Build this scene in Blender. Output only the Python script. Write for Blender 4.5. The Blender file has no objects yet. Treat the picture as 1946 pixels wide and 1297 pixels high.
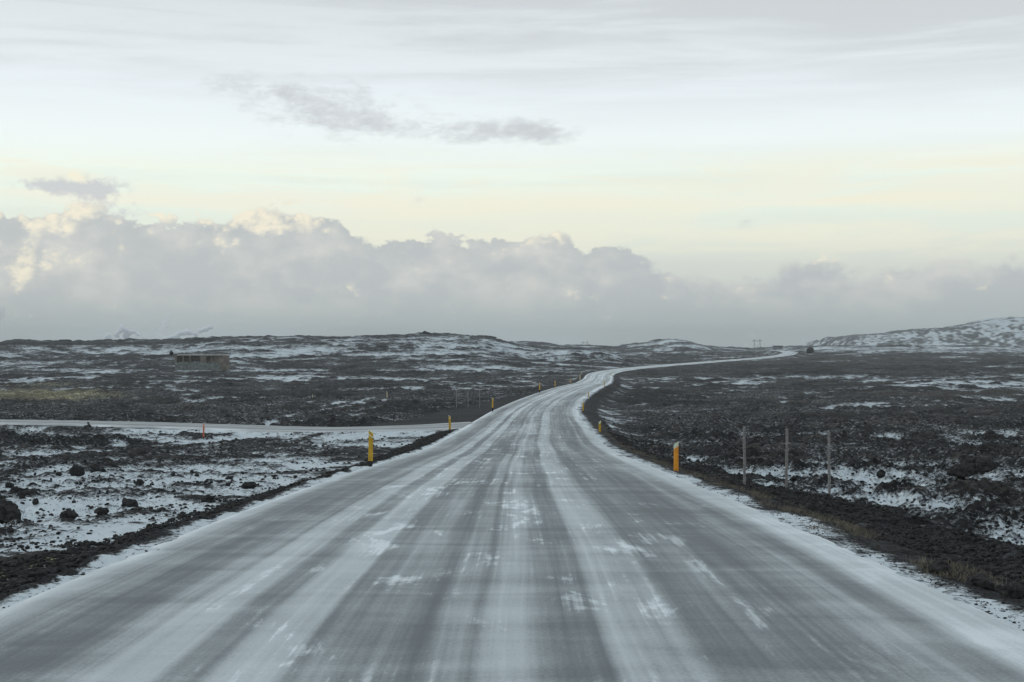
import bpy, bmesh, math, random
import numpy as np
from mathutils import Vector, Matrix, noise as mnoise
random.seed(7); rng = np.random.default_rng(11)
sc = bpy.context.scene
COL = sc.collection
F = 2703.0; CX, CY = 973.0, 648.5          # focal length and centre in photo pixels; eye height 2 m
EYE = 2.0

# ------------------------------------------------------------------ camera
cd = bpy.data.cameras.new("camera"); cam = bpy.data.objects.new("camera", cd); COL.objects.link(cam)
cd.sensor_width = 36; cd.lens = 50; cd.clip_start = 0.1; cd.clip_end = 60000
cam.location = (0, 0, EYE); cam.rotation_euler = (math.radians(90), 0, 0)
sc.camera = cam
sc.view_settings.view_transform = 'Standard'; sc.view_settings.look = 'None'
sc.view_settings.exposure = 0.0; sc.view_settings.gamma = 1.0
sc.cycles.volume_step_rate = 1.0; sc.cycles.volume_bounces = 12; sc.cycles.max_bounces = 8

# ------------------------------------------------------------------ node helper
class NT:
    def __init__(s, tree): s.t = tree; s.n = tree.nodes; s.l = tree.links
    def put(s, inp, v):
        if isinstance(v, bpy.types.NodeSocket): s.l.new(v, inp)
        elif v is not None: inp.default_value = v
    def node(s, kind, **kw):
        n = s.n.new(kind)
        for k, v in kw.items(): setattr(n, k, v)
        return n
    def math(s, op, a, b=None, c=None, clamp=False):
        n = s.node('ShaderNodeMath', operation=op, use_clamp=clamp)
        s.put(n.inputs[0], a); s.put(n.inputs[1], b)
        if c is not None: s.put(n.inputs[2], c)
        return n.outputs[0]
    def add(s, *a):
        r = a[0]
        for b in a[1:]: r = s.math('ADD', r, b)
        return r
    def mul(s, *a):
        r = a[0]
        for b in a[1:]: r = s.math('MULTIPLY', r, b)
        return r
    def sub(s, a, b): return s.math('SUBTRACT', a, b)
    def sstep(s, x, lo, hi):
        n = s.node('ShaderNodeMapRange', interpolation_type='SMOOTHSTEP')
        s.put(n.inputs[0], x); s.put(n.inputs[1], lo); s.put(n.inputs[2], hi)
        return n.outputs[0]
    def mix(s, f, a, b, mode='MIX'):
        n = s.node('ShaderNodeMix', data_type='RGBA', blend_type=mode)
        s.put(n.inputs[0], f); s.put(n.inputs[6], rgba(a)); s.put(n.inputs[7], rgba(b))
        return n.outputs[2]
    def mixv(s, v, f):
        n = s.node('ShaderNodeVectorMath', operation='ADD'); s.put(n.inputs[0], v)
        q = s.node('ShaderNodeCombineXYZ'); s.put(q.inputs[0], f); s.put(q.inputs[1], f); s.l.new(q.outputs[0], n.inputs[1]); return n.outputs[0]
    def comb(s, x, y, z=0.0):
        n = s.node('ShaderNodeCombineXYZ'); s.put(n.inputs[0], x); s.put(n.inputs[1], y); s.put(n.inputs[2], z)
        return n.outputs[0]
    def sep(s, v):
        n = s.node('ShaderNodeSeparateXYZ'); s.put(n.inputs[0], v); return n.outputs
    def noise(s, vec, scale=1.0, detail=4.0, rough=0.55, dist=0.0):
        n = s.node('ShaderNodeTexNoise'); s.put(n.inputs['Vector'], vec)
        n.inputs['Scale'].default_value = scale; n.inputs['Detail'].default_value = detail
        n.inputs['Roughness'].default_value = rough; n.inputs['Distortion'].default_value = dist
        return n.outputs[0]
    def ramp(s, x, pts, interp='LINEAR'):
        n = s.node('ShaderNodeValToRGB'); cr = n.color_ramp; cr.interpolation = interp
        while len(cr.elements) > 1: cr.elements.remove(cr.elements[-1])
        for i, (p, c) in enumerate(pts):
            e = cr.elements[0] if i == 0 else cr.elements.new(p)
            e.position = p; e.color = rgba(c) if not isinstance(c, (int, float)) else (c, c, c, 1)
        s.put(n.inputs[0], x); return n.outputs[0]
def rgba(c):
    if isinstance(c, bpy.types.NodeSocket): return c
    return tuple(c) if len(c) == 4 else (c[0], c[1], c[2], 1.0)
def lin(*c): return tuple((v/255/12.92 if v/255 <= .04045 else ((v/255+.055)/1.055)**2.4) for v in c)

# ------------------------------------------------------------------ world: Nishita sky seen through broken cloud
W = bpy.data.worlds.new("World"); sc.world = W; W.use_nodes = True
w = NT(W.node_tree); w.n.clear()
SUN_EL, SUN_AZ = math.radians(14), math.radians(-70)       # low sun, off to the left
sky = w.node('ShaderNodeTexSky', sky_type='NISHITA', sun_disc=False)
sky.sun_elevation = SUN_EL; sky.sun_rotation = SUN_AZ
sky.air_density = 1.0; sky.dust_density = 2.0; sky.ozone_density = 1.0
tc = w.node('ShaderNodeTexCoord'); dx, dy, dz = w.sep(tc.outputs['Generated'])
AZ = w.mul(w.math('ARCTAN2', dx, dy), 57.2958)
EL = w.mul(w.math('ARCSINE', dz), 57.2958)
def ang(px, py):
    a = math.atan((px-CX)/F); return math.degrees(a), math.degrees(math.atan((CY-py)/F*math.cos(a)))
# clear / high veil colour by elevation
grad = w.ramp(w.math('DIVIDE', w.math('MAXIMUM', EL, 0.0), 40.0), [
    (0.0, lin(196,203,200)), (3/40, lin(212,217,208)), (4.2/40, lin(226,232,219)), (5.3/40, lin(230,239,226)),
    (6.6/40, lin(236,246,234)), (8/40, lin(236,244,243)), (10/40, lin(228,236,240)), (12/40, lin(219,226,229)),
    (14/40, lin(211,217,220)), (22/40, lin(205,212,217)), (1.0, lin(200,212,222))])
P = w.comb(w.mul(AZ, .05), w.mul(EL, .34), 0.0)
veil = w.noise(w.comb(w.mul(AZ, .06), w.mul(EL, .75), 0.0), 1.2, 7, .6, .4)
veil2 = w.noise(w.comb(w.mul(AZ, .018), w.mul(EL, .5), 7.3), 1.0, 5, .5, .2)
hi = w.sstep(EL, 8.6, 12.5)
vm = w.mul(w.sstep(w.add(w.mul(veil, .6), w.mul(veil2, .4), w.mul(AZ, .002)), .42, .60), w.add(w.mul(hi, .85), .12))
col = w.mix(w.mul(vm, .8), grad, lin(198,203,206))
# pale warm streaks low down
stk = w.noise(w.comb(w.mul(AZ, .06), w.mul(EL, .9), 3.1), 1.3, 6, .5, .3)
band = w.mul(w.sstep(EL, 3.5, 5.2), w.sub(1.0, w.sstep(EL, 6.4, 7.6)))
col = w.mix(w.mul(w.sstep(stk, .47, .66), band, .6), col, lin(243,236,216))
col = w.mix(w.mul(w.sstep(w.sub(1.0, stk), .5, .68), band, .35), col, lin(222,228,220))
cr_ = w.noise(w.comb(w.mul(AZ, .11), w.mul(EL, .75), 5.5), 1.0, 6, .6, .4)
band2 = w.mul(w.sstep(EL, 2.6, 4.2), w.sub(1.0, w.sstep(EL, 6.6, 8.0)))
col = w.mix(w.mul(w.sstep(w.add(cr_, w.mul(AZ, .004)), .42, .58), band2, .5), col, lin(240,236,213))
# dark wisps: soft ellipses broken by noise
wn = w.noise(w.comb(w.mul(AZ, .55), w.mul(EL, 1.1), 1.7), 1.0, 8, .62, .3)
def blob(px, py, rx, ry):
    a, e = ang(px, py); ra, re = rx/F*57.3, ry/F*57.3
    u = w.math('DIVIDE', w.sub(AZ, a), ra); v = w.math('DIVIDE', w.sub(EL, e), re)
    return w.math('EXPONENT', w.mul(w.add(w.mul(u, u), w.mul(v, v)), -1.0))
G = w.add(w.mul(blob(500,172,105,30), .85), w.mul(blob(640,212,120,46), 1.15), w.mul(blob(870,246,180,22), .95), w.mul(blob(1010,252,95,20), .8),
          w.mul(blob(1440,428,35,14), .65), w.mul(blob(797,375,24,14), .55), w.mul(blob(900,393,22,10), .6))
wn2 = w.noise(w.comb(w.mul(AZ, 1.6), w.mul(EL, 3.4), 2.7), 1.0, 8, .65, .2)
wm = w.sstep(w.add(w.mul(G, .55), w.mul(w.sub(wn, .5), 1.8), w.mul(w.sub(wn2, .5), 1.0)), .10, 1.0)
wm = w.mul(wm, w.sstep(G, .10, .30))
col = w.mix(w.mul(wm, .8), col, lin(190,193,197))
# cumulus bank: its top follows a curve round the horizon, edge broken up by noise
top_pts = [(-700,500),(-450,430),(-250,470),(-60,410),(0,398),(60,404),(110,392),(160,384),(215,398),(260,414),(300,420),(345,410),(400,412),(450,404),(500,390),(545,388),
           (580,398),(620,404),(660,428),(700,456),(760,452),(830,446),(900,450),(960,456),(1005,450),(1035,434),(1062,434),(1090,456),(1110,470),(1145,462),
           (1185,468),(1215,484),(1260,504),(1340,520),(1430,522),(1490,502),(1550,480),(1590,486),(1640,512),(1700,500),(1780,488),(1870,482),(1946,484),(2300,430),(2700,480)]
fc = w.node('ShaderNodeFloatCurve'); cm = fc.mapping; cv = cm.curves[0]
A0, A1, E1 = -35.0, 35.0, 8.0
pts = [((ang(px, 0)[0]-A0)/(A1-A0), ang(px, py)[1]/E1) for px, py in top_pts]
cv.points[0].location = (0, pts[0][1]); cv.points[-1].location = (1, pts[-1][1])
for p in pts: cv.points.new(*p)
cm.update()
w.put(fc.inputs[1], w.math('DIVIDE', w.sub(AZ, A0), A1-A0, clamp=True)); fc.inputs[0].default_value = 1.0
TOP = w.mul(fc.outputs[0], E1)
cn = w.noise(w.comb(w.mul(AZ, .9), w.mul(EL, 1.25), 4.2), 1.0, 9, .62, .15)
cn2 = w.noise(w.comb(w.mul(AZ, .28), w.mul(EL, .5), 9.2), 1.0, 5, .55, .2)
vor = w.node('ShaderNodeTexVoronoi', feature='SMOOTH_F1'); w.put(vor.inputs['Vector'], w.comb(w.add(w.mul(AZ, 1.0), w.mul(cn, .7)), w.add(w.mul(EL, 1.3), w.mul(cn, .7)), 0.0))
vor.inputs['Scale'].default_value = 1.15
puff = w.sub(.45, vor.outputs['Distance'])
cn3 = w.noise(w.comb(w.mul(AZ, 2.9), w.mul(EL, 3.6), 6.6), 1.0, 8, .6, .1)
vor2 = w.node('ShaderNodeTexVoronoi', feature='SMOOTH_F1'); w.put(vor2.inputs['Vector'], w.comb(w.add(w.mul(AZ, 3.0), w.mul(cn3, 1.0)), w.add(w.mul(EL, 3.4), w.mul(cn3, 1.0)), 0.0)); vor2.inputs['Scale'].default_value = 1.0
puff2 = w.sub(.45, vor2.outputs['Distance'])
h = w.add(w.sub(TOP, EL), w.mul(w.sub(cn, .5), 1.5), w.mul(puff, .6), w.mul(puff2, .32), w.mul(w.sub(cn3, .5), .7))     # depth below the cloud's edge, degrees
rightsoft = w.sstep(AZ, 4.5, 8.0)
m1 = w.sstep(h, 0.0, w.add(.26, w.mul(rightsoft, .55)))
body = w.mix(w.sstep(w.add(cn2, w.mul(puff, .2), w.mul(puff2, .05), w.mul(w.sub(cn, .5), .4)), .38, .72), lin(184,189,191), lin(207,208,204))
body = w.mix(w.sub(1.0, w.sstep(EL, .3, 2.6)), body, lin(172,181,181))
lit = w.math('MINIMUM', w.add(blob(90,398,140,36), blob(450,412,140,38), w.mul(blob(585,402,50,22), .8), w.mul(blob(1040,446,50,28), .9), w.mul(blob(50,505,50,38), .9), w.mul(blob(170,495,80,24), .35),
            w.mul(blob(1556,482,60,20), 1.2), w.mul(blob(630,560,50,14), .3), w.mul(blob(800,556,50,12), .25), w.mul(blob(1110,560,40,14), .3), w.mul(blob(1450,552,40,12), .35), w.mul(blob(1700,497,26,14), .7), w.mul(blob(1840,548,60,12), .35)), 1.0)
litm = w.mul(w.sstep(w.add(w.mul(lit, .75), w.mul(w.sub(cn, .5), 1.6), w.mul(puff, .5), w.mul(puff2, .35), w.mul(w.sub(cn3, .5), .8)), .28, .85), 0.95)
body = w.mix(litm, body, lin(243,235,213))
col = w.mix(w.mul(m1, .97), col, body)
# detached tower at the far left and its sunlit cap
tw = w.add(w.mul(blob(165,362,66,26), 1.1), w.mul(blob(90,354,60,12), .8), w.mul(blob(235,402,40,14), .7))
col = w.mix(w.mul(w.sstep(w.add(w.mul(tw, .9), w.mul(w.sub(cn, .5), 1.8), w.mul(w.sub(cn3, .5), 1.6), w.mul(puff2, .4)), .2, 1.05), w.sstep(tw, .12, .35), .85), col, lin(196,198,202))
cap = w.add(blob(140,336,22,12), w.mul(blob(158,346,18,8), .5))
col = w.mix(w.mul(w.sstep(w.add(w.mul(cap, .9), w.mul(w.sub(cn, .5), 1.4), w.mul(w.sub(cn3, .5), 1.8), w.mul(puff2, .4)), .45, .95), w.sstep(cap, .12, .35), .9), col, lin(244,238,214))
# below the horizon (hidden by the ground): plain grey
col = w.mix(w.sstep(EL, -3.0, -1.5), lin(150,156,158), col)
vm10 = w.node('ShaderNodeVectorMath', operation='SCALE'); w.put(vm10.inputs[0], col); vm10.inputs[3].default_value = 11.3
final = w.mix(.06, vm10.outputs[0], sky.outputs[0])
bg = w.node('ShaderNodeBackground'); w.put(bg.inputs[0], final); bg.inputs[1].default_value = 0.10
wo = w.node('ShaderNodeOutputWorld'); w.l.new(bg.outputs[0], wo.inputs[0])
W.cycles.sampling_method = 'MANUAL'; W.cycles.sample_map_resolution = 512

# ------------------------------------------------------------------ sun (veiled)
sd = bpy.data.lights.new("sun", 'SUN'); so = bpy.data.objects.new("sun", sd); COL.objects.link(so)
sd.energy = 0.5; sd.angle = math.radians(12); sd.color = (1, .93, .82)
sdir = Vector((math.sin(SUN_AZ)*math.cos(SUN_EL), math.cos(SUN_AZ)*math.cos(SUN_EL), math.sin(SUN_EL)))
so.rotation_euler = sdir.to_track_quat('Z', 'Y').to_euler(); so.location = (-40, 20, 60)

# ------------------------------------------------------------------ tagging, mesh helpers
def tag(o, label=None, cat=None, group=None, kind=None):
    if label: o['label'] = label
    if cat: o['category'] = cat
    if group: o['group'] = group
    if kind: o['kind'] = kind
    return o
def link(name, me, mat=None, parent=None, loc=None):
    o = bpy.data.objects.new(name, me); COL.objects.link(o)
    if mat: me.materials.append(mat)
    if parent: o.parent = parent
    if loc is not None: o.location = loc
    return o
def empty(name, loc, rz=0):
    o = bpy.data.objects.new(name, None); COL.objects.link(o); o.location = loc; o.rotation_euler = (0, 0, rz)
    o.empty_display_size = .3; return o
def np_mesh(name, V, Fc, attrs=None, smooth=False):
    """V (n,3), Fc (m,k) faces of equal size"""
    me = bpy.data.meshes.new(name); k = Fc.shape[1]
    me.vertices.add(len(V)); me.vertices.foreach_set('co', V.astype(np.float32).ravel())
    me.loops.add(Fc.size); me.loops.foreach_set('vertex_index', Fc.astype(np.int32).ravel())
    me.polygons.add(len(Fc)); me.polygons.foreach_set('loop_start', np.arange(0, Fc.size, k, dtype=np.int32))
    if smooth: me.polygons.foreach_set('use_smooth', np.ones(len(Fc), dtype=bool))
    for an, (typ, arr) in (attrs or {}).items():
        a = me.attributes.new(an, typ, 'POINT')
        a.data.foreach_set({'FLOAT': 'value', 'FLOAT_VECTOR': 'vector', 'FLOAT_COLOR': 'color'}[typ], arr.astype(np.float32).ravel())
    me.update(calc_edges=True); return me

# ------------------------------------------------------------------ noise on arrays
_p = rng.permutation(256); _p = np.concatenate([_p, _p]).astype(np.int32)
_g = rng.random(256)*2*np.pi; _gx = np.cos(_g).astype(np.float32); _gy = np.sin(_g).astype(np.float32)
def gn(x, y, s=0):
    x = x + s*17.31; y = y - s*9.77
    fx = np.floor(x); fy = np.floor(y); ix = fx.astype(np.int64) & 255; iy = fy.astype(np.int64) & 255
    x = (x-fx).astype(np.float32); y = (y-fy).astype(np.float32)
    u = x*x*x*(x*(x*6-15)+10); v = y*y*y*(y*(y*6-15)+10); ix1 = (ix+1) & 255; iy1 = (iy+1) & 255
    def c(a, b, X, Y): h = _p[_p[a]+b]; return _gx[h]*X+_gy[h]*Y
    n0 = c(ix, iy, x, y); n1 = c(ix1, iy, x-1, y); n2 = c(ix, iy1, x, y-1); n3 = c(ix1, iy1, x-1, y-1)
    a = n0+u*(n1-n0); b = n2+u*(n3-n2)
    return (a+v*(b-a))*1.5
def ss(x, a, b):
    t = np.clip((x-a)/(b-a), 0, 1); return t*t*(3-2*t)

# ------------------------------------------------------------------ road centrelines (metres; y is the way the camera looks)
RT = np.array([  # photo x of centre, photo y, depth, half width
 (925,1170,13,5.15),(962,900,40,4.95),(985,850,73,4.75),(1001,808,108,4.7),(1016,780,150,4.6),(1044,760,185,4.4),(1075,745,215,4.2),(1100,735,240,3.9),
 (1127,728,285,3.6),(1137,719.5,350,3.6),(1138,714,400,3.8),(1143,710,430,4.0),(1160,705.5,480,4.3),(1200,700,530,4.6),(1250,695.5,580,4.8),(1340,688.5,700,5.0),
 (1450,680,850,5.2),(1491,675,980,5.5),(1503,670.5,1060,5.5),(1491,667.3,1120,5.5),(1468,666,1200,5.5)])
ry = RT[:,2]; rx = (RT[:,0]-CX)/F*ry; rz = EYE-(RT[:,1]-CY)/F*ry; rh = RT[:,3]
ry = np.concatenate([[-120,-40], ry, [1300]]); rx = np.concatenate([[.3,-.1], rx, [rx[-1]-6]]); rz = np.concatenate([[.6,.2], rz, [rz[-1]-1.5]]); rh = np.concatenate([[5.15,5.15], rh, [5.5]])
RY = np.arange(-120, 1301, 1.0)
def smooth_tab(ys, vs, win=21):
    t = np.interp(RY, ys, vs); k = np.hanning(win+2)[1:-1]; k /= k.sum()
    for _ in range(2): t = np.convolve(np.pad(t, win//2, mode='reflect', reflect_type='odd'), k, 'valid')
    return t
RX, RZ, RH = smooth_tab(ry, rx), smooth_tab(ry, rz, 31), smooth_tab(ry, rh)
RS = np.gradient(RX, RY); RC = 1/np.sqrt(1+RS*RS)
def road_u(X, Y):
    yc = np.clip(Y, -120, 1300)
    return (X-np.interp(yc, RY, RX))*np.interp(yc, RY, RC), np.interp(yc, RY, RZ), np.interp(yc, RY, RH)
ST = np.array([(960,806.5,111.5),(900,806.5,110.5),(830,809.5,109.5),(750,812.5,109),(600,815,109),(400,808.5,115),(200,802.5,123),(0,799,131),(-300,796,150),(-900,790,185)])[::-1]
sY = ST[:,2]; sX = (ST[:,0]-CX)/F*sY; sZ = EYE-(ST[:,1]-CY)/F*sY
SXT = np.arange(-128, 0.1, .5)
def smx(v):
    t = np.interp(SXT, sX, v); k = np.hanning(23)[1:-1]; k /= k.sum(); return np.convolve(np.pad(t, 10, mode='reflect', reflect_type='odd'), k, 'valid')
SY, SZ = smx(sY), smx(sZ)
def side_u(X, Y):
    xc = np.clip(X, -128, 0); v = Y-np.interp(xc, SXT, SY)
    flare = 2.2*np.exp(-np.clip(-2.2-xc, 0, 99)/3.0)            # widens into the junction
    return v, np.interp(xc, SXT, SZ), 3.0+flare

# ------------------------------------------------------------------ ground height
ZB = np.array([(-200,-.5),(0,-.75),(10,-1.05),(18,-1.4),(33,-2.15),(60,-3.55),(85,-4.55),(108,-5.15),(125,-5.55),(150,-6.15),(210,-6.9),(300,-7.7),
               (450,-8.3),(600,-8.4),(800,-8.6),(1400,-9.2),(2200,-15),(3000,-21),(10000,-66),(20000,-130)])
ZBY = np.concatenate([np.arange(-200, 400, 4.0), np.arange(400, 20001, 50.0)])
_zb = np.interp(ZBY, ZB[:,0], ZB[:,1]); _zb = np.convolve(np.pad(_zb, 2, mode='edge'), np.ones(5)/5, 'valid')
def ridge(X, Y, pts, Yc, wf, wb):
    px = np.array([p[0] for p in pts], float); py = np.array([p[1] for p in pts], float)
    Z = EYE-(np.interp(X/Yc*F+CX, px, py)-CY)/F*Yc
    zb = np.interp(Yc, ZBY, _zb); d = Y-Yc
    s = np.where(d < 0, 0.5+0.5*np.cos(np.pi*np.clip(-d/wf, 0, 1)), 0.5+0.5*np.cos(np.pi*np.clip(d/wb, 0, 1)))
    return np.maximum(Z-zb, -.5)*s
R1 = [(-2500,660),(-600,656),(0,655),(49,655),(100,654),(125,650),(150,651),(200,650),(230,647),(257,649),(285,646),(360,645),(450,644),(500,643.5),(530,641.5),(565,640),(600,641),
      (650,642),(700,641.5),(775,640),(800,638),(820,638),(835,637),(860,639),(900,640),(930,639),(945,644),(975,652),(1010,660),(1080,672),(1150,684),(1400,690)]
R2 = [(-2000,656),(900,652),(975,649),(1000,649),(1030,652),(1060,656),(1100,658),(1170,659.5),(1185,656.5),(1200,654.5),(1235,653),(1243,648.5),(1253,645.5),(1265,645),(1283,645.5),
      (1297,649),(1310,654),(1330,656.5),(1370,660),(1400,661),(1418,663),(1433,666),(1445,665),(1460,662),(1500,659.5),(1577,657),(1700,658),(2100,660),(4000,662)]
def H(X, Y, sp=None, detail=True):
    """ground height; sp = mesh spacing used to leave out detail the mesh cannot carry"""
    X = np.asarray(X, float); Y = np.asarray(Y, float); D = np.hypot(X, Y)
    if sp is None: sp = np.full(X.shape, .01)
    z = np.interp(np.where(Y < 0, 0, Y) , ZBY, _zb)
    z = z+ridge(X, Y, R1, 800.0, 400.0, 350.0)+ridge(X, Y, R2, 1500.0, 330.0, 500.0)
    mx = (1112-CX)/F*640; z = z+4.6*np.exp(-(np.abs(X-mx)/19)**3.2-((Y-640)/34)**2)
    # broad swells
    far = ss(D, 140, 420)
    ru, rzz, hw = road_u(X, Y); ar = np.abs(ru)
    offr = ss(ar, 10, 60)
    z = z+far*offr*(gn(X/95, Y/70, 1)*1.7+gn(X/38, Y/30, 2)*.9)+ss(D, 25, 120)*ss(ar, 7, 25)*(gn(X/26, Y/20, 3)*.55)+ss(ar, 6, 12)*gn(X/9, Y/8, 4)*.22
    zs = z
    # rough lava everywhere, calmer on made ground
    sv, sz, sh = side_u(X, Y); onside = (X < 2)
    av = np.where(onside, np.abs(sv), 999.)
    left = X < np.interp(np.clip(Y, -120, 1300), RY, RX)
    nearleft = left & (Y > -5)
    calm = np.where(nearleft, (1-ss(Y, 106, 128)), 0)
    R = np.where(left, 1-.74*calm, .85)*(1-.35*ss(Y, 110, 160)*(1-ss(Y, 500, 700)))*(.3+.7*ss(ar, hw+2.5, hw+7))*(.35+.65*ss(av, sh, sh+3))
    dh = np.zeros_like(z)
    if detail:
        for lam, amp, s, hum in ((30, .9, 11, 0), (12, .45, 12, 1), (5.2, .42, 5, 1), (2.3, .30, 6, 1), (1.05, .22, 7, 1), (.5, .13, 8, 1), (.25, .07, 9, 1)):
            f = 1-ss(sp, lam*.45, lam*1.3)
            if lam == 30: f = f*far*.6
            c, sn = math.cos(s*1.7), math.sin(s*1.7); xr = (X*c+Y*sn)/lam; yr = (Y*c-X*sn)/lam
            n = gn(xr, yr, s)
            if hum: n = (np.abs(n)*2.1-.62)
            dh = dh+n*amp*f*(1 if lam > 2 else 1+.9*(left & (Y > -5))*(1-ss(Y, 106, 128)))
        z = z+dh*R
    for (xa, ya, xb, yb, hh_, wd_) in ((-34, 88, -27.5, 98, .75, 1.5), (-21.5, 52, -20, 84, .22, 1.6), (-40, 80, -34, 88, .6, 1.6)):
        L_ = (xb-xa)**2+(yb-ya)**2; tt = np.clip(((X-xa)*(xb-xa)+(Y-ya)*(yb-ya))/L_, 0, 1)
        dd = np.hypot(X-xa-tt*(xb-xa), Y-ya-tt*(yb-ya)); z = z+hh_*np.exp(-(dd/wd_)**2)*(1+.5*np.clip(dh, -1, 1))
    # main road bed and its embankment
    E = np.where(left, 2.2+1.6*ss(Y, 60, 130), 3.0+1.0*ss(Y, 60, 130))
    E = E+ss(Y, 300, 700)*6
    t = 1-ss(ar, hw+.15, hw+E)
    under = rzz-.10-.45*ss(hw-ar, .5, 1.6)+dh*.10
    inr = (Y < 1290)
    z = np.where(inr, z*(1-t)+under*t, z)
    # right-hand dark berm in the near ground
    berm = np.exp(-((ru-hw-2.8)/1.1)**2)*(~left)*(1-ss(Y, 42, 60))*.28
    z = z+berm*ss(Y, -30, 0)
    # side road bed, and the filled corner beyond it
    ts = (1-ss(av, sh+.1, sh+2.6))*(ar > hw*.9)*(X > -126)
    unders = np.minimum(sz, 99)-.12-.2*ss(sh-av, .3, 1)+dh*.08
    z = z*(1-ts)+unders*ts
    fill = fillmask(X, Y, ru, hw, sv, sh)
    z = z*(1-fill)+(np.where(left, rzz, rzz)-.35-.028*np.clip(-ru-hw, 0, 40)+dh*.06)*fill
    return z, zs, dh, R, t, ts, fill
def fillmask(X, Y, ru, hw, sv, sh):
    w_ = np.interp(Y, [112, 116, 122, 140, 165, 200, 240], [12, 11, 9.5, 7.5, 6.0, 4.0, 1.8])
    return (1-ss(-ru-hw, w_-.8, w_+1.6))*(ru < 0)*(ru < -hw*.95)*ss(sv, sh+.0, sh+.9)*(1-ss(Y, 200, 260))
def hz(x, y): return float(H(np.array([x]), np.array([y]))[0][0])
def hit(px, py, d0=6.0, d1=6000.0):
    """where the sight line through a photo point meets the ground"""
    d = np.exp(np.linspace(math.log(d0), math.log(d1), 5000)); x = (px-CX)/F*d
    z = H(x, d)[0]; ray = EYE-(py-CY)/F*d
    i = int(np.argmax(z > ray)); return float(x[i]), float(d[i])

# ------------------------------------------------------------------ ground sheet (rings round the viewpoint, finer where near)
rr = [.0]; r = 3.0
while r < 9000: rr.append(r); r *= (1.0046 if 9 < r < 1700 else (1.03 if r < 9 else 1.012))
rr = np.array(rr[1:]+[9000, 12000]); az = np.arange(-23.5, 23.5, .042)
a, st = 23.5, .042
ext = []
while a < 180: ext.append(a); st = min(st*1.12, 3.0); a += st
ext = np.array(ext); az = np.radians(np.concatenate([-ext[::-1], az[1:], ext]))
AZg, RRg = np.meshgrid(az, rr)
X = RRg*np.sin(AZg); Y = RRg*np.cos(AZg)
spc = np.gradient(rr)[:, None]*np.ones_like(X)*.62
z, zs, dh, R, troad, tside, fill = H(X, Y, spc)
# --- what covers the ground: snow, dark made ground, dry brown growth, green moss (all in world position, kept as attributes)
Yp = np.maximum(Y, 1.0); PX = CX+F*X/Yp; PY = CY-F*(zs-EYE)/Yp; vis = Y > 3
ru, rzz, hw = road_u(X, Y); ar = np.abs(ru); sv, sz, sh = side_u(X, Y)
C = .25+.30*gn(X/60, Y/45, 21)+.16*gn(X/17, Y/13, 22)+.06*ss(np.hypot(X,Y), 380, 700)
Dn = np.hypot(X, Y)
def patch(px, py, rx, ry, amt):
    global C
    C = C+amt*np.exp(-(np.abs((PX-px)/rx)**2.4+np.abs((PY-py)/ry)**2.4))*vis
lf = ru < 0
C = C-np.where(lf, .0, .02)-.16*ss(Dn, 118, 135)*(1-ss(Dn, 330, 420))-.10*(~lf)*ss(Dn, 60, 110)*(1-ss(Dn, 500, 800))
for p in [(150,968,210,26,.55),(320,905,240,30,.45),(60,900,110,16,.22),(600,882,130,20,.45),(760,838,120,9,.75),(430,826,190,7,.65),(300,832,160,9,.4),(60,822,80,8,.5),(60,850,120,9,.3),(110,1010,140,22,.25),
          (120,822,90,9,-.7),(630,858,120,8,-.2),(250,850,200,6,.1),(680,797,110,7,.35),(40,805,600,3,.1),
          (560,718,150,3,.3),(735,721,60,3,.5),(975,722,40,5,.5),(1010,718,60,3,.4),(420,703,300,2.2,.5),(120,703,60,3,.4),(40,697,60,3,.45),(150,718,60,4,.35),
          (270,664,190,8,.7),(360,661,120,9,.3),(560,663,60,7,.6),(500,676,90,4,.5),(720,652,90,8,.45),(840,650,100,7,.55),(910,648,60,6,.4),(770,680,70,8,.35),(900,670,120,10,.25),(60,690,90,2,.4),(150,652,150,4,-.5),
          (1640,888,110,14,.8),(1450,892,60,8,.6),(1560,880,60,8,.3),(1640,769,70,6,.8),(1800,771,110,3.5,.65),(1800,722,190,9,.6),(1900,734,90,10,.55),(1590,716,90,5,.45),(1425,727,55,5,.7),(1235,726,40,4,.6),(1840,825,70,6,.4),(1900,822,60,5,.5),(1560,825,50,5,.35),(1700,745,120,3,-.3),
          (1740,985,170,40,.40),(1880,1060,130,60,.5),(1700,940,160,25,.2),(1620,950,120,25,.2),(1900,900,60,16,.35),(1850,960,70,10,.2),(1140,800,40,24,.45),(1185,735,26,8,.55),(1255,842,60,5,.5),(1270,866,70,6,.45),(1340,880,50,10,.4),(1740,664,240,4,.7),(1200,675,60,4,.3),(1060,672,90,7,.4),(1290,655,60,6,.4),
          (1500,820,200,50,-.05),(1700,690,200,12,-.35),(1500,700,150,10,-.3),(300,775,260,18,-.25),(120,748,120,10,-.4),(600,735,160,10,-.12)]:
    patch(*p)
TR = np.zeros_like(C)
def track(pts, wd, amt):
    global TR
    P_ = [hit(*q) for q in pts]; g = np.zeros_like(C); m = (Y > 8) & (Y < 260) & (X < 5)
    xx, yy = X[m], Y[m]; best = np.full(xx.shape, 1e9)
    for (x0, y0), (x1, y1) in zip(P_, P_[1:]):
        L = (x1-x0)**2+(y1-y0)**2; t = np.clip(((xx-x0)*(x1-x0)+(yy-y0)*(y1-y0))/L, 0, 1)
        best = np.minimum(best, np.hypot(xx-x0-t*(x1-x0), yy-y0-t*(y1-y0)))
    g[m] = np.exp(-(best/wd)**2); TR = TR+amt*.75*g
track([(835,747),(790,752),(700,762),(620,776),(540,790),(500,802)], .8, .75); track([(790,747),(700,757),(620,768),(560,778)], .7, .6)
track([(400,782),(520,772),(600,768)], .6, .25); track([(560,800),(640,790),(720,782)], .6, .4)
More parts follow.
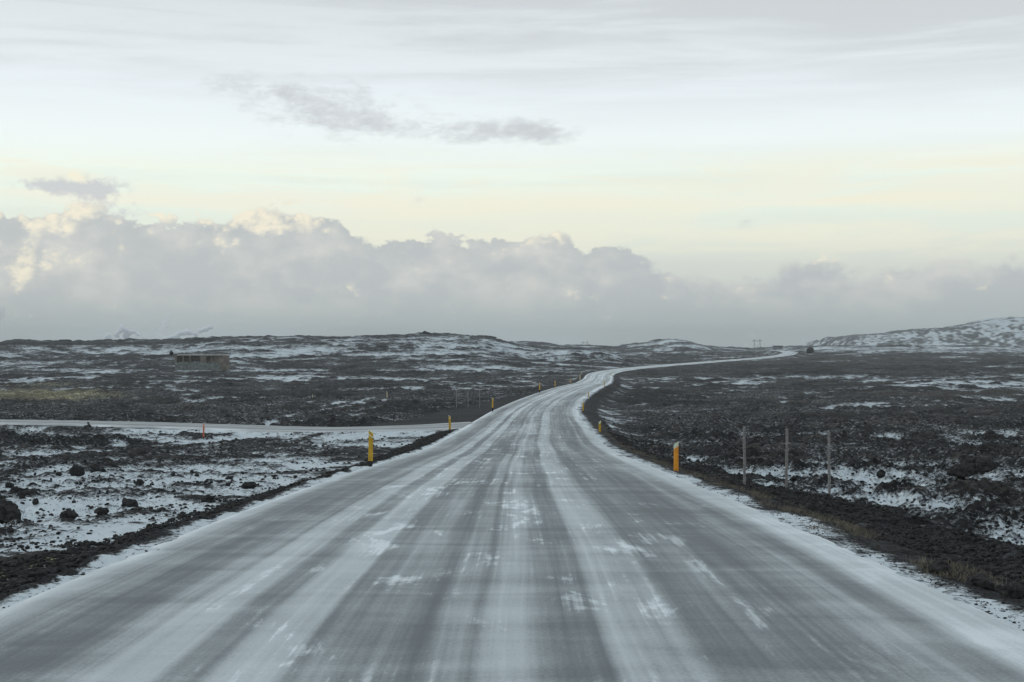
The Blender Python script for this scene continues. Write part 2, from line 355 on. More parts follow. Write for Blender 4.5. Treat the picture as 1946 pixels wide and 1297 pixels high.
track([(-30,888),(100,862),(230,838)], .7, .7); track([(-30,900),(120,872),(260,848)], .5, -.7); track([(60,905),(200,880),(330,862)], .4, -.5); track([(0,872),(120,852),(200,836)], .5, -.5)
for (xa, ya, xb, yb, am, wd_) in ((-40, 80, -34, 88, .55, 2.0), (-34, 88, -27, 99, .9, 2.2)):
    tt = np.clip(((X-xa)*(xb-xa)+(Y-ya)*(yb-ya))/((xb-xa)**2+(yb-ya)**2), 0, 1)
    TR = TR-am*np.exp(-(np.hypot(X-xa-tt*(xb-xa), Y-ya-tt*(yb-ya))/wd_)**2)
# hollows keep the snow, humps stay bare
hol = np.clip(-dh/.42, -1.6, 1.6)
C = np.where(C > .42, .42+.17*np.tanh((C-.42)/.17), C)
calm_ = lf*(1-ss(Y, 106, 128))*(Y > 0)
C = C+calm_*.18+.04*(~lf)*ss(Y, 8, 30)*(1-ss(Y, 60, 100))
cov = C+.50*hol*np.where(Dn < 400, 1, .6)*(1-.25*calm_)+TR
made = np.clip(np.maximum(np.maximum(ss(1-(ar-hw)/np.where(lf, 2.4, 2.6), .12, .45)*(Y < 1290), fill*1.0), tside*.0), 0, 1)
made = np.where(lf, made, np.maximum(made*np.where(Y < 250, 1, .6), np.exp(-((ru-hw-2.8)/1.25)**2)*(1-ss(Y, 42, 62))))
made = made*(1-.5*ss(Y, 300, 500))
cov = cov*(1-made)+made*(-.2)
# spill of snow at the road's edge, on the right wider and dirtier; side road shoulders
ragg = gn(X/1.3, Y/2.2, 31)*.35+gn(X/.4, Y/.7, 32)*.25
edge = ss(1-(ar-hw)/np.where(lf, .45, .85), .0, 1.0)*(ar < hw+2.2)*(Y < 1290)
cov = np.maximum(cov, (edge*1.1-.25+ragg*.9)*np.where(lf, 1, .85))
cov = np.maximum(cov, ss(1-(np.abs(sv)-sh)/1.3, 0, 1)*(X < 0)*(X > -126)*.85*(1-fill)*(ar > hw+.5)+ragg*.2-.15)
# brown and green growth
tan_ = np.clip(.34+.6*gn(X/22, Y/16, 41)+.5*gn(X/4, Y/4, 42)+.28*np.clip(dh/.3, -1, 1), 0, 1)*np.where(lf, .65, 1.0)
tan_ = tan_*(1-made)
def ell(px, py, rx, ry): return np.exp(-(np.abs((PX-px)/rx)**2+np.abs((PY-py)/ry)**2))*vis
tan_ = np.clip(tan_+1.0*ell(1800,748,260,6)+.6*ell(1620,683,260,9)+.5*ell(1650,832,160,6)+.35*ell(300,765,300,14)+.3*ell(1250,690,200,6), 0, 1)
tan_ = np.maximum(tan_, np.exp(-((ru-hw-.85-.25*gn(Y/3, X*0, 44))/.40)**2)*(Y < 130)*(.55+.6*gn(X/1.1, Y/1.6, 43)))
green = np.clip(1.15*ell(70,749,170,12)+.5*ell(60,730,110,4)+.14*gn(X/3, Y/3, 45), 0, 1)
cov = cov-.6*ell(70,749,190,13)
moss = np.exp(-((ru+hw+2.35)/.3)**2)*ss(gn(Y/4, X*0, 46), -.1, .35)*(Y > 20)*(Y < 36)
green = np.clip(green+moss*.9, 0, 1)
cols = np.stack([np.clip(cov+.5, 0, 2)/2, np.clip(made, 0, 1), tan_, green], -1)
nr, na = X.shape
idx = np.arange(nr*na).reshape(nr, na); j2 = np.roll(idx, -1, 1)
Fq = np.stack([idx[:-1], j2[:-1], j2[1:], idx[1:]], -1).reshape(-1, 4)[:, ::-1]
V = np.stack([X, Y, z], -1).reshape(-1, 3)
# near disc closing the centre
V = np.vstack([V, [[0, 0, hz(0, 0)]]]); ctr = len(V)-1
cols2 = np.vstack([cols.reshape(-1, 4), cols.reshape(-1, 4)[:1]])
tri = np.stack([idx[0], j2[0], np.full(na, ctr), np.full(na, ctr)], -1)[:, ::-1]

# ground material
def ground_mat():
    m = bpy.data.materials.new("lava_ground"); m.use_nodes = True; g = NT(m.node_tree); g.n.clear()
    at = g.node('ShaderNodeAttribute', attribute_name='cover'); sepc = g.node('ShaderNodeSeparateColor'); g.put(sepc.inputs[0], at.outputs['Color'])
    snow, made_, tn = sepc.outputs[0], sepc.outputs[1], sepc.outputs[2]; gr = at.outputs['Alpha']
    pos = g.node('ShaderNodeNewGeometry').outputs['Position']
    n1 = g.noise(pos, 5.0, 6, .65); n2 = g.noise(pos, .9, 5, .6); n3 = g.noise(pos, 22.0, 3, .6); n4 = g.noise(pos, .22, 4, .6)
    base = g.ramp(g.add(g.mul(n1, .6), g.mul(n2, .4)), [(.36, (.006,.007,.008)), (.48, (.018,.019,.020)), (.56, (.045,.046,.046)), (.66, (.13,.13,.128))])
    br = g.ramp(g.add(g.mul(n1, .5), g.mul(n3, .5)), [(.35, (.022,.020,.018)), (.5, (.062,.057,.050)), (.65, (.15,.137,.12))])
    base = g.mix(g.mul(g.sstep(g.add(tn, g.mul(g.sub(n1, .5), 2.0)), .42, .95), .7), base, br)
    grc = g.ramp(n1, [(.35, (.13,.125,.07)), (.6, (.34,.32,.19))])
    base = g.mix(g.sstep(g.add(gr, g.mul(g.sub(n1, .5), 1.6), g.mul(g.sub(n2, .5), 1.2)), .35, .85), base, grc)
    gv = g.ramp(g.add(g.mul(n1, .35), g.mul(n3, .65)), [(.35, (.007,.008,.010)), (.5, (.020,.022,.024)), (.62, (.055,.057,.058))])
    base = g.mix(made_, base, gv)
    def cell(sc1):
        vo = g.node('ShaderNodeTexVoronoi', feature='F1'); g.put(vo.inputs['Vector'], g.mixv(pos, n2)); vo.inputs['Scale'].default_value = sc1
        return g.sep(vo.outputs['Color'])[0], vo.outputs['Distance']
    c1, d1 = cell(2.6); c2, d2 = cell(8.0)
    n6 = g.noise(pos, .06, 4, .6)
    big_ = g.sstep(g.add(g.mul(n6, .6), g.mul(n4, .4)), .40, .60)
    k_ = g.add(.30, g.mul(g.math('POWER', c1, 2.0), .8), g.mul(g.math('POWER', c2, 3.0), 2.0))
    k_ = g.mul(k_, g.add(.55, g.mul(big_, .85)))
    smooth_ = g.sstep(tn, .75, 1.0)
    k_ = g.add(g.mul(k_, g.sub(1.0, smooth_)), g.mul(smooth_, 1.15))
    vs = g.node('ShaderNodeVectorMath', operation='SCALE'); g.put(vs.inputs[0], g.mix(.42, base, (0.0, 0.0, 0.0))); g.put(vs.inputs[3], k_); base = vs.outputs[0]
    n5 = g.noise(pos, 3.0, 4, .6)
    fr = g.mul(g.sstep(g.add(n5, g.mul(g.sub(big_, .5), .10), g.mul(g.sub(c2, .5), .16)), .60, .68), g.sub(1.0, made_), .42)
    base = g.mix(fr, base, (.42,.46,.49))
    cv_ = g.sub(g.mul(snow, 2.0), .5)
    s = g.add(cv_, g.mul(g.sub(n1, .5), 1.5), g.mul(g.sub(n2, .5), .9), g.mul(g.sub(n3, .5), .75), g.mul(g.sub(n4, .5), .5))
    peb = g.mul(g.math('GREATER_THAN', c2, .62), g.sub(1.0, g.sstep(d2, .30, .45)))
    s = g.sub(s, g.mul(peb, .30))
    sm = g.sstep(s, .37, .76)
    sc_ = g.mix(g.mul(n2, .7), (.48,.555,.59), (.68,.74,.765))
    colr = g.mix(g.mul(sm, .93), base, sc_)
    b = g.node('ShaderNodeBsdfPrincipled'); g.put(b.inputs['Base Color'], colr); b.inputs['Roughness'].default_value = .9
    b.inputs['Specular IOR Level'].default_value = .25
    bp = g.node('ShaderNodeBump'); bp.inputs['Strength'].default_value = .8; bp.inputs['Distance'].default_value = .10
    g.put(bp.inputs['Height'], g.mul(g.add(n1, g.mul(n3, .4), g.mul(g.sub(.6, d1), .9), g.mul(g.sub(.5, d2), .5)), g.sub(1.0, g.mul(sm, .8)))); g.put(b.inputs['Normal'], bp.outputs[0])
    o = g.node('ShaderNodeOutputMaterial'); g.l.new(b.outputs[0], o.inputs[0]); return m
MG = ground_mat()
gm = np_mesh("ground", V, np.vstack([Fq, tri[:, :4]]), {'cover': ('FLOAT_COLOR', cols2)})
gm.validate()
tag(link("ground", gm, MG), kind='structure')
del V, Fq, AZg, RRg

# ------------------------------------------------------------------ roads
def road_mat(name, side=False):
    m = bpy.data.materials.new(name); m.use_nodes = True; g = NT(m.node_tree); g.n.clear()
    at = g.node('ShaderNodeAttribute', attribute_name='across'); u, v, _ = g.sep(at.outputs['Vector'])
    wander = g.mul(g.sub(g.noise(g.comb(g.mul(v, .03), 0.0), 1.0, 2), .5), .5)
    uu = g.add(u, wander)
    def nz(su, sv, detail=5, rough=.6, off=0.0, dist=0.0): return g.noise(g.comb(g.mul(uu, su), g.mul(v, sv), off), 1.0, detail, rough, dist)
    if side:
        prof = g.ramp(g.add(g.mul(uu, .1), .5), [(0.1,.95),(.22,.7),(.30,.45),(.4,.75),(.5,.85),(.6,.7),(.7,.45),(.8,.7),(.9,.95)])
        s = g.add(prof, g.mul(g.sub(nz(1.5,.1), .5), 1.6), g.mul(g.sub(nz(.8,.5), .5), .8))
        A, B = (.09,.095,.097), (.36,.39,.395)
    else:
        P_ = [(-5.0,.95),(-4.55,.92),(-4.3,.62),(-4.05,.40),(-3.6,.16),(-3.2,.20),(-3.0,.45),(-2.8,.36),(-2.72,.66),(-2.3,.68),(-2.2,.26),(-1.95,.24),(-1.86,.66),(-1.45,.68),(-1.34,.24),
              (-.95,.34),(-.45,.12),(-.32,.42),(-.14,.45),(-.06,.22),(.04,.50),(.3,.66),(.42,.42),(.75,.30),(.95,.22),(1.08,.66),(1.6,.60),(1.78,.24),(2.2,.32),(2.75,.14),(3.2,.20),(3.45,.40),(3.6,.2),(3.85,.30),(4.05,.74),(5.0,.97)]
        # a ramp holds 32 stops: use two halves
        def half(pl, lo, hi_): return g.ramp(g.math('DIVIDE', g.sub(uu, lo), hi_-lo), [((a_-lo)/(hi_-lo), b_) for a_, b_ in pl])
        pl = half([p for p in P_ if p[0] <= -.05], -5, 0); pr = half([p for p in P_ if p[0] >= -.07], -.06, 5)
        gt = g.math('GREATER_THAN', uu, -.06)
        prof = g.add(g.mul(pl, g.sub(1.0, gt)), g.mul(pr, gt))
        streak = nz(2.3, .04, 4, .6, 1.0); fine = nz(11, .09, 3, .6, 2.0); blotch = nz(1.5, .38, 6, .66, 3.0, .5); drift = nz(.35, .9, 5, .6, 4.0, .6); big = nz(.35, .05, 3, .5, 5.0)
        s = g.add(g.mul(prof, 1.1), g.mul(g.sub(streak, .5), .95), g.mul(g.sub(fine, .5), .5), g.mul(g.sub(drift, .5), .75), g.mul(g.sub(big, .5), .9), -.03)
        mid = g.sub(1.0, g.sstep(g.math('ABSOLUTE', uu), 1.8, 3.4))
        s = g.add(s, g.mul(g.sstep(g.add(blotch, g.mul(g.sub(fine, .5), .4)), .56, .70), mid, .60), g.mul(g.sstep(blotch, .52, .75), .2))
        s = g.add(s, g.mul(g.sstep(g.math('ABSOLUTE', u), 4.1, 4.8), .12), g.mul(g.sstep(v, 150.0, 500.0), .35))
        A, B = (.103,.122,.129), (.52,.578,.590)
    gr = g.noise(g.comb(g.mul(u, 30), g.mul(v, 30)), 1.0, 2, .7)
    s = g.add(s, g.mul(g.sub(gr, .5), .5))
    f = g.sstep(s, -.10, 1.05)
    colr = g.mix(f, A, B)
    colr = g.mix(g.mul(g.sstep(s, .85, 1.25), .7), colr, (.74,.79,.82))
    b = g.node('ShaderNodeBsdfPrincipled'); g.put(b.inputs['Base Color'], colr); g.put(b.inputs['Roughness'], g.add(.62, g.mul(f, .25)))
    b.inputs['Specular IOR Level'].default_value = .3
    bp = g.node('ShaderNodeBump'); bp.inputs['Strength'].default_value = .35; bp.inputs['Distance'].default_value = .012
    g.put(bp.inputs['Height'], g.add(gr, g.mul(s, .8))); g.put(b.inputs['Normal'], bp.outputs[0])
    o = g.node('ShaderNodeOutputMaterial'); g.l.new(b.outputs[0], o.inputs[0]); return m
def strip(name, cx, cy, cz, hw, nx, ny, mat, drop=.16, lift=0.0, ucoord=5.0):
    n = len(cx); t = np.linspace(-1, 1, 41); s = np.concatenate([[0], np.cumsum(np.hypot(np.diff(cx), np.diff(cy)))])
    uu = t[None, :]*hw[:, None]; Xs = cx[:, None]+uu*nx[:, None]; Ys = cy[:, None]+uu*ny[:, None]
    e = np.clip((np.abs(t)-.9)/.1, 0, 1)[None, :]
    Zs = cz[:, None]+lift-.05*t[None, :]**2-drop*e**1.5+.012*gn(Xs/1.5, Ys/2.5, 51)
    ix = np.arange(n*41).reshape(n, 41); Fq = np.stack([ix[:-1, :-1], ix[:-1, 1:], ix[1:, 1:], ix[1:, :-1]], -1).reshape(-1, 4)
    un = t[None, :]*np.minimum(hw, 99)[:, None]*0+t[None, :]*ucoord*np.ones((n, 1))
    A = np.stack([un, s[:, None]*np.ones_like(uu), 0*uu], -1).reshape(-1, 3)
    me = np_mesh(name, np.stack([Xs, Ys, Zs], -1).reshape(-1, 3), Fq, {'across': ('FLOAT_VECTOR', A)}, True)
    return tag(link(name, me, mat), kind='structure')
ys = np.concatenate([np.arange(-110, 0, 3.), np.arange(0, 120, .5), np.arange(120, 1285, 2.)])
i_ = lambda T: np.interp(ys, RY, T)
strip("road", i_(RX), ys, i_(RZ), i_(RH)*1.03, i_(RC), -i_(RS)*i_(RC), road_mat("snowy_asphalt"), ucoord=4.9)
xs = np.arange(-126, -1.9, .5); sl = np.gradient(np.interp(xs, SXT, SY), xs); c_ = 1/np.sqrt(1+sl*sl)
shh = side_u(xs, xs*0)[2]
strip("side_road", xs, np.interp(xs, SXT, SY), np.interp(xs, SXT, SZ), shh, sl*c_, -c_, road_mat("snowy_gravel", True), drop=.12, lift=-.03)

# ------------------------------------------------------------------ far snowy hill on the right
hp = [(1500,690),(1567,674),(1578,656),(1590,649),(1600,643.5),(1620,641.5),(1645,638),(1665,637.5),(1700,635),(1730,632),(1760,629),(1785,627),(1820,622),(1850,617),(1880,611),(1905,607),(1920,604.5),(1950,607),(2050,600),(2200,596),(2400,606),(2700,630),(3000,668)]
Yc = 3600.
hx = np.linspace(600, 2800, 620); hy = np.concatenate([np.linspace(2500, 3800, 330), np.linspace(3806, 4700, 60)])
HX, HY = np.meshgrid(hx, hy)
zc = EYE-(np.interp(HX/Yc*F+CX, [p[0] for p in hp], [p[1] for p in hp])-CY)/F*Yc
wfr = 350+5.5*np.clip(zc+10, 0, 90)
d_ = HY-Yc; sh_ = np.where(d_ < 0, .5+.5*np.cos(np.pi*np.clip(-d_/wfr, 0, 1)), .5+.5*np.cos(np.pi*np.clip(d_/900, 0, 1)))
g0 = np.interp(HY, ZBY, _zb)
hh = np.maximum(zc-g0, -6)*sh_**1.15
rg = (np.abs(gn(HX/130, HY/150, 61))*13+np.abs(gn(HX/48, HY/60, 62))*6+np.abs(gn(HX/18, HY/22, 63))*2.6+gn(HX/8, HY/9, 64)*1.2)
HZ = g0-2.5+hh+5*ss(hh, 3, 12)+(rg-4.5)*np.clip(hh/25, 0, 1)*np.where(np.abs(d_) < 160, .30+.7*np.abs(d_)/160, 1)
ix = np.arange(HX.size).reshape(HX.shape); Fh = np.stack([ix[:-1, :-1], ix[:-1, 1:], ix[1:, 1:], ix[1:, :-1]], -1).reshape(-1, 4)
ch = .52+.30*gn(HX/150, HY/120, 65)+.45*gn(HX/40, HY/60, 66)+.75*gn(HX/13, HY/20, 67)+.35*ss(HX, 1100, 1290)-.35*np.exp(-((HY-Yc)/60)**2)-(rg-7)*.035+.1*ss(HX, 1150, 1300)
colh = np.stack([np.clip(ch+.5, 0, 2)/2, HX*0, HX*0+.12, HX*0], -1)
tag(link("hill", np_mesh("hill", np.stack([HX, HY, HZ], -1).reshape(-1, 3), Fh, {'cover': ('FLOAT_COLOR', colh.reshape(-1, 4))}), MG), kind='structure')

# ------------------------------------------------------------------ plain materials
def mat(name, c, rough=.7, var=.25, scale=8.0, spec=.3, metal=0.0, bump=.0):
    m = bpy.data.materials.new(name); m.use_nodes = True; g = NT(m.node_tree); b = g.n['Principled BSDF']
    pos = g.node('ShaderNodeTexCoord').outputs['Object']; n = g.noise(pos, scale, 5, .65)
    c2 = tuple(v*(1-var) for v in c); c3 = tuple(min(1, v*(1+var)) for v in c)
    g.put(b.inputs['Base Color'], g.mix(g.sstep(n, .3, .7), c2, c3)); b.inputs['Roughness'].default_value = rough
    b.inputs['Specular IOR Level'].default_value = spec; b.inputs['Metallic'].default_value = metal
    if bump:
        bp = g.node('ShaderNodeBump'); bp.inputs['Strength'].default_value = .7; bp.inputs['Distance'].default_value = bump
        g.put(bp.inputs['Height'], n); g.put(b.inputs['Normal'], bp.outputs[0])
    return m
M_or = mat("orange_plastic", (.74,.30,.03), .6, .2, 9); M_ye = mat("yellow_plastic", (.50,.31,.03), .65, .25, 9)
M_rd = mat("red_orange_plastic", (.52,.15,.08), .6, .15, 6)
M_pb = mat("pale_weathered_plastic", (.50,.44,.30), .7, .2, 6)
M_rf = mat("reflector_film", (.62,.66,.52), .35, .1, 20); M_blk = mat("black_foot", (.02,.02,.02), .8)
M_wd = mat("weathered_wood", (.21,.205,.20), .85, .35, 14, bump=.004); M_steel = mat("grey_steel", (.14,.15,.16), .6, .2, 1)
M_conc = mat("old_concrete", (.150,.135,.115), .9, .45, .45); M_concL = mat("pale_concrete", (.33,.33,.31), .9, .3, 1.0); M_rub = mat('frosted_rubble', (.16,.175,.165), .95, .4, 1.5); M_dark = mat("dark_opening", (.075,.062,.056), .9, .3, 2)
M_rock = mat("lava_rock", (.028,.028,.028), .95, .7, 9, .2, bump=.05)
M_cblk = mat("grey_block", (.26,.28,.29), .9, .2, 3)

def prism(bm, pts, z0, z1):
    b0 = [bm.verts.new((x, y, z0)) for x, y in pts]; t0 = [bm.verts.new((x, y, z1 if not callable(z1) else z1(x, y))) for x, y in pts]
    n = len(pts)
    for i in range(n): bm.faces.new((b0[i], b0[(i+1) % n], t0[(i+1) % n], t0[i]))
    bm.faces.new(t0); bm.faces.new(b0[::-1])
def box(bm, x0, x1, y0, y1, z0, z1): prism(bm, [(x0, y0), (x1, y0), (x1, y1), (x0, y1)], z0, z1)
def bar(bm, a, b, r, n=6):
    a, b = Vector(a), Vector(b); d = (b-a); q = d.to_track_quat('Z', 'Y').to_matrix().to_4x4()
    bmesh.ops.create_cone(bm, segments=n, radius1=r, radius2=r*.9, depth=d.length, cap_ends=True, matrix=Matrix.Translation((a+b)/2) @ q)
def done(name, bm, m, parent, bevel=0, smooth=False):
    bmesh.ops.recalc_face_normals(bm, faces=bm.faces)
    if bevel: bmesh.ops.bevel(bm, geom=list(bm.edges), offset=bevel, segments=2, affect='EDGES', clamp_overlap=True)
    me = bpy.data.meshes.new(name); bm.to_mesh(me); bm.free()
    if smooth:
        for p in me.polygons: p.use_smooth = True
    return link(name, me, m, parent)

# ------------------------------------------------------------------ roadside marker posts
def rounded(w_, t_, n=5):
    """flattened oval outline, broad face towards -y"""
    out = []
    for k in range(24):
        a = 2*math.pi*k/24; c, s = math.cos(a), math.sin(a)
        out.append((w_/2*math.copysign(abs(c)**.55, c), t_/2*math.copysign(abs(s)**.55, s)))
    return out
def make_marker(kind, body_mat, H_=1.05, wd=.155, tk=.07):
    root = empty('marker_post', (0, 0, 0))
    o = rounded(wd, tk); sgn = 1 if kind == 'right' else -1
    slope = .055*sgn/(wd/2)
    top = lambda x, y, h=H_: h-.03+slope*x
    if kind == 'right':
        bm = bmesh.new(); prism(bm, o, .04, lambda x, y: H_-.17+slope*x); done('post_body', bm, body_mat, root)
        bm = bmesh.new(); prism(bm, [(x*1.01, y*1.01) for x, y in o], 0, 0.001)
        bm.clear(); oo = [(x*1.012, y*1.03) for x, y in o]
        b0 = [bm.verts.new((x, y, H_-.172+slope*x)) for x, y in oo]; t0 = [bm.verts.new((x, y, H_-.03+slope*x)) for x, y in oo]
        for i in range(len(oo)): bm.faces.new((b0[i], b0[(i+1) % len(oo)], t0[(i+1) % len(oo)], t0[i]))
        bm.faces.new(t0); bm.faces.new(b0[::-1]); done('reflector', bm, M_rf, root)
    else:
        bm = bmesh.new(); prism(bm, o, .04, lambda x, y: H_-.03+slope*x); done('post_body', bm, body_mat, root)
        for zb_ in ((-.05, -.02), (-.20, -.165)) if kind == 'left' else ((-.19, -.15),):
            bm = bmesh.new(); oo = [(x*1.03, y*1.08) for x, y in o]
            b0 = [bm.verts.new((x, y, H_+zb_[0]+slope*x)) for x, y in oo]; t0 = [bm.verts.new((x, y, H_+zb_[1]+slope*x)) for x, y in oo]
            for i in range(len(oo)): bm.faces.new((b0[i], b0[(i+1) % len(oo)], t0[(i+1) % len(oo)], t0[i]))
            bm.faces.new(t0); bm.faces.new(b0[::-1]); done('reflector', bm, M_rf, root)
    bm = bmesh.new(); prism(bm, [(x*.9, y*.9) for x, y in o], -.35, .05); done('foot', bm, M_blk, root)
    return root
def copy_tree(o):
    c = o.copy(); COL.objects.link(c)
    for ch_ in list(o.children):
        k = ch_.copy(); COL.objects.link(k); k.parent = c
    return c
protos = {}
def marker(px, Yd, kind, m, label, group, tilt=0.0, scale=1.0, zoff=0.0, py=None):
    key = (kind, m.name)
    if key not in protos: protos[key] = make_marker(kind, m); o = protos[key]
    else: o = copy_tree(protos[key])
    x = (px-CX)/F*Yd
    zg = hz(x, Yd) if py is None else EYE-(py-CY)/F*Yd
    o.location = (x, Yd, zg+zoff); o.rotation_euler = (0, math.radians(tilt), random.uniform(-.15, .15)); o.scale = (scale,)*3
    tag(o, label, 'marker post', group); return o
GR = 'road marker posts along the right edge'; GL = 'road marker posts along the left edge'
marker(1285, 46.3, 'right', M_or, 'bright orange marker post with pale slanted cap, nearest on the right verge', GR, py=902)
marker(1140, 97, 'right', M_ye, 'dull yellow marker post second from the front on the right verge', GR, 0, py=829.5)
marker(1108, 147, 'right', M_ye, 'mustard marker post at the right edge where the road begins to bend', GR, 2, py=782)
marker(1118, 197, 'right', M_ye, 'thin yellow marker post on the snowy right edge, just beyond the bend', GR, 3, py=758.5)
marker(1148.5, 245, 'right', M_ye, 'tiny yellow marker post on the right edge below the S-bend', GR, py=735)
marker(1161.5, 400, 'right', M_ye, 'tiny yellow marker post inside the right notch of the S-bend', GR, py=715)
marker(704, 47.2, 'left', M_ye, 'golden yellow marker post with two slanted pale stripes, nearest on the left bank', GL, 1, py=878.5)
marker(855, 99, 'left', M_ye, 'yellow marker post on the dark tip where the side road joins', GL, -1, py=819)
marker(936, 146, 'left', M_ye, 'yellow marker post above the dark gravel fill left of the road', GL, 1.5, py=776)
marker(1025.5, 195, 'left', M_ye, 'faint yellow marker post on dark bank, leftmost of the distant row', GL, 0, py=742)
marker(1055, 240, 'left', M_ye, 'small clear yellow marker post, second of the distant row on the left bank', GL, py=735.5)
marker(1084.5, 290, 'left', M_ye, 'small yellow marker post against dark bank, left of the pale pair', GL, py=729.5)
marker(1102, 318, 'left', M_pb, 'pale marker post at the left edge where the S-bend starts', GL, 3, 1.2, py=723.5)
marker(1104.5, 400, 'left', M_pb, 'pale marker post just behind and above another pale one at the S-bend', GL, 0, py=713)
marker(1404, 790, 'left', M_ye, 'tiny yellow marker post on the far straight of the road', GL, scale=1.5)
marker(1438.5, 850, 'left', M_pb, 'tiny pale marker post before the farthest curl of the road', GL, scale=1.5)
x_, y_ = hit(386.5, 832); marker(386.5, y_, 'left', M_rd, 'red orange marker post with pale top beside the snowy side road', 'marker posts beside the side road', 2, 27*y_/F/1.05).scale[0] *= .8
x_, y_ = hit(736, 757); marker(735.5, y_, 'left', M_pb, 'pale thin marker post among dark lava beyond the side road', 'marker posts beside the side road', 0, .95)
x_, y_ = hit(594, 757); marker(594, y_, 'left', M_pb, 'tiny brownish marker post far out in the dark lava on the left', 'marker posts beside the side road', 0, .55)

# ------------------------------------------------------------------ bare wooden posts in threes
def make_post():
    bm = bmesh.new(); n = 10; rings = []
    for k in range(9):
        zz = -.4+k*(1.98/8); rings.append([bm.verts.new((math.cos(2*math.pi*j/n)*.043*(1+.05*math.sin(k*2+j))+.004*math.sin(k*1.3), math.sin(2*math.pi*j/n)*.043, zz)) for j in range(n)])
    for a_, b_ in zip(rings, rings[1:]):
        for j in range(n): bm.faces.new((a_[j], a_[(j+1) % n], b_[(j+1) % n], b_[j]))
    bm.faces.new(rings[-1]); bm.faces.new(rings[0][::-1])
    return done('fence_post', bm, M_wd, None)
pp = make_post(); firstp = True
def post(px, py0, py1, Yd, label, group, tilt=0):
    global firstp
    o = pp if firstp else pp.copy()
    if not firstp: COL.objects.link(o)
    firstp = False; x = (px-CX)/F*Yd; zt = EYE-(py0-CY)/F*Yd; zb_ = EYE-(py1-CY)/F*Yd
    o.location = (x, Yd, zb_); o.scale = (1, 1, (zt-zb_)/1.58); o.rotation_euler = (0, math.radians(tilt), random.random()*6)
    tag(o, label, 'fence post', group)
g1 = 'three bare posts in the snow on the right'; g2 = 'three bare posts beyond the dark fill on the left'
post(1415, 811, 905, 45, 'tall grey wooden post on the right, leftmost of the near three', g1, .5)
post(1494.5, 815, 908, 45, 'tall grey wooden post on the right, middle of the near three', g1, .8)
post(1576, 818, 914, 45, 'tall grey wooden post on the right, nearest the dark lava mound', g1, -.6)
post(867.5, 741, 768, 158, 'thin grey post on the left, first of the distant three', g2)
post(889.5, 743, 768, 158, 'thin grey post on the left, middle of the distant three', g2)
post(911.5, 741, 768, 158, 'thin grey post on the left, nearest the yellow marker above the fill', g2)

# ------------------------------------------------------------------ boulders and outcrops
def make_rock(name, sx, sy, sz, seed, sub=4, rough=.38):
    bm = bmesh.new(); bmesh.ops.create_icosphere(bm, subdivisions=sub, radius=1)
    off = Vector((seed*3.1, seed*1.7, seed*.9))
    for v in bm.verts:
        p = v.co.normalized(); n = mnoise.noise(p*1.1+off)*.55+mnoise.noise(p*2.4+off)*.3+mnoise.noise(p*5+off)*.15+mnoise.noise(p*11+off)*.07
        c = mnoise.cell(p*2.1+off)*.12
        r_ = 1+rough*n*1.6+c*.5; 
        tp = (1-.5*max(0, p.z)) if name == 'rock_outcrop' else (1-.22*max(0, p.z))
        q_ = Vector((abs(p.x)**.8*math.copysign(1, p.x), abs(p.y)**.8*math.copysign(1, p.y), abs(p.z)**.8*math.copysign(1, p.z)))
        v.co = Vector((q_.x*r_*sx*tp, q_.y*r_*sy*tp, q_.z*r_*sz))
    return done(name, bm, M_rock, None)
def boulder(px, py, wpx, hpx, label, seed, name='boulder', cat='boulder', group='dark lava boulders', Yd=None, sub=4):
    """py is the foot of the stone"""
    if Yd is None: x, Yd = hit(px, py)
    x = (px-CX)/F*Yd; sx = wpx/2/F*Yd; sz = hpx/F*Yd*.62
    o = make_rock(name, sx, sx*.85, sz, seed, sub); o.location = (x, Yd, EYE-(py-CY)/F*Yd+sz*.55); o.rotation_euler = (0, 0, seed*1.1)
    tag(o, label, cat, group)
B = [(8,992,56,40,'large black boulder cut by the left edge of the photo'),(-2,958,30,18,'small black boulder peeping above the large boulder at the left edge'),
     (146,903,26,19,'black boulder leftmost of the cluster of three in the left snow'),(178,897,15,9,'small dark boulder between two larger ones in the left snow cluster'),(182,893,16,10,'dark boulder on top right of the cluster in the left snow'),(195,897,14,7,'low dark stone at the right end of the snow cluster'),
     (265,921,16,11,'single round boulder alone on the snow field left of the road'),(436,911,15,6,'flat dark boulder right across the snow field from the round one'),(433,923,10,6,'small dark stone just below the flat dark boulder'),
     (68,958,14,11,'small black stone on the bright snow near the large left boulder'),(42,948,10,13,'upright black stone beside the left snow patch'),(18,926,15,9,'dark stone in rubble close to the left edge'),(28,938,18,13,'dark lump of lava between the left edge stones'),
     (112,903,12,6,'low stone left of the snow cluster'),(193,976,24,12,'dark rock lying above the left road bank'),(245,962,30,16,'broad black rock on top of the left road bank'),(130,984,30,14,'black rock half buried on the left bank'),(330,935,8,4,'tiny dark pebble like stone in open left snow'),(395,955,26,14,'rounded dark rock on the crest of the left bank'),(472,928,26,12,'dark knob of lava on the crest of the left bank, farther along'),
     (1787,1090,46,26,'angular black block on the right verge at the foot of the lava'),(1862,1116,50,24,'broad black boulder right of the angular block'),(1925,1136,44,26,'black boulder near the right edge of the photo'),(1900,1126,24,14,'smaller black stone between the two right edge boulders'),
     (1675,906,16,13,'round dark stone sitting in snow right of the three posts'),(1825,902,46,20,'large dark lava lump standing in the right field'),(1862,893,60,24,'hummocky dark lava mound with mossy side in the right field')]
for k, b_ in enumerate(B): boulder(*b_[:4], b_[4], k+1.3)
go = 'rocky outcrops on the skyline'
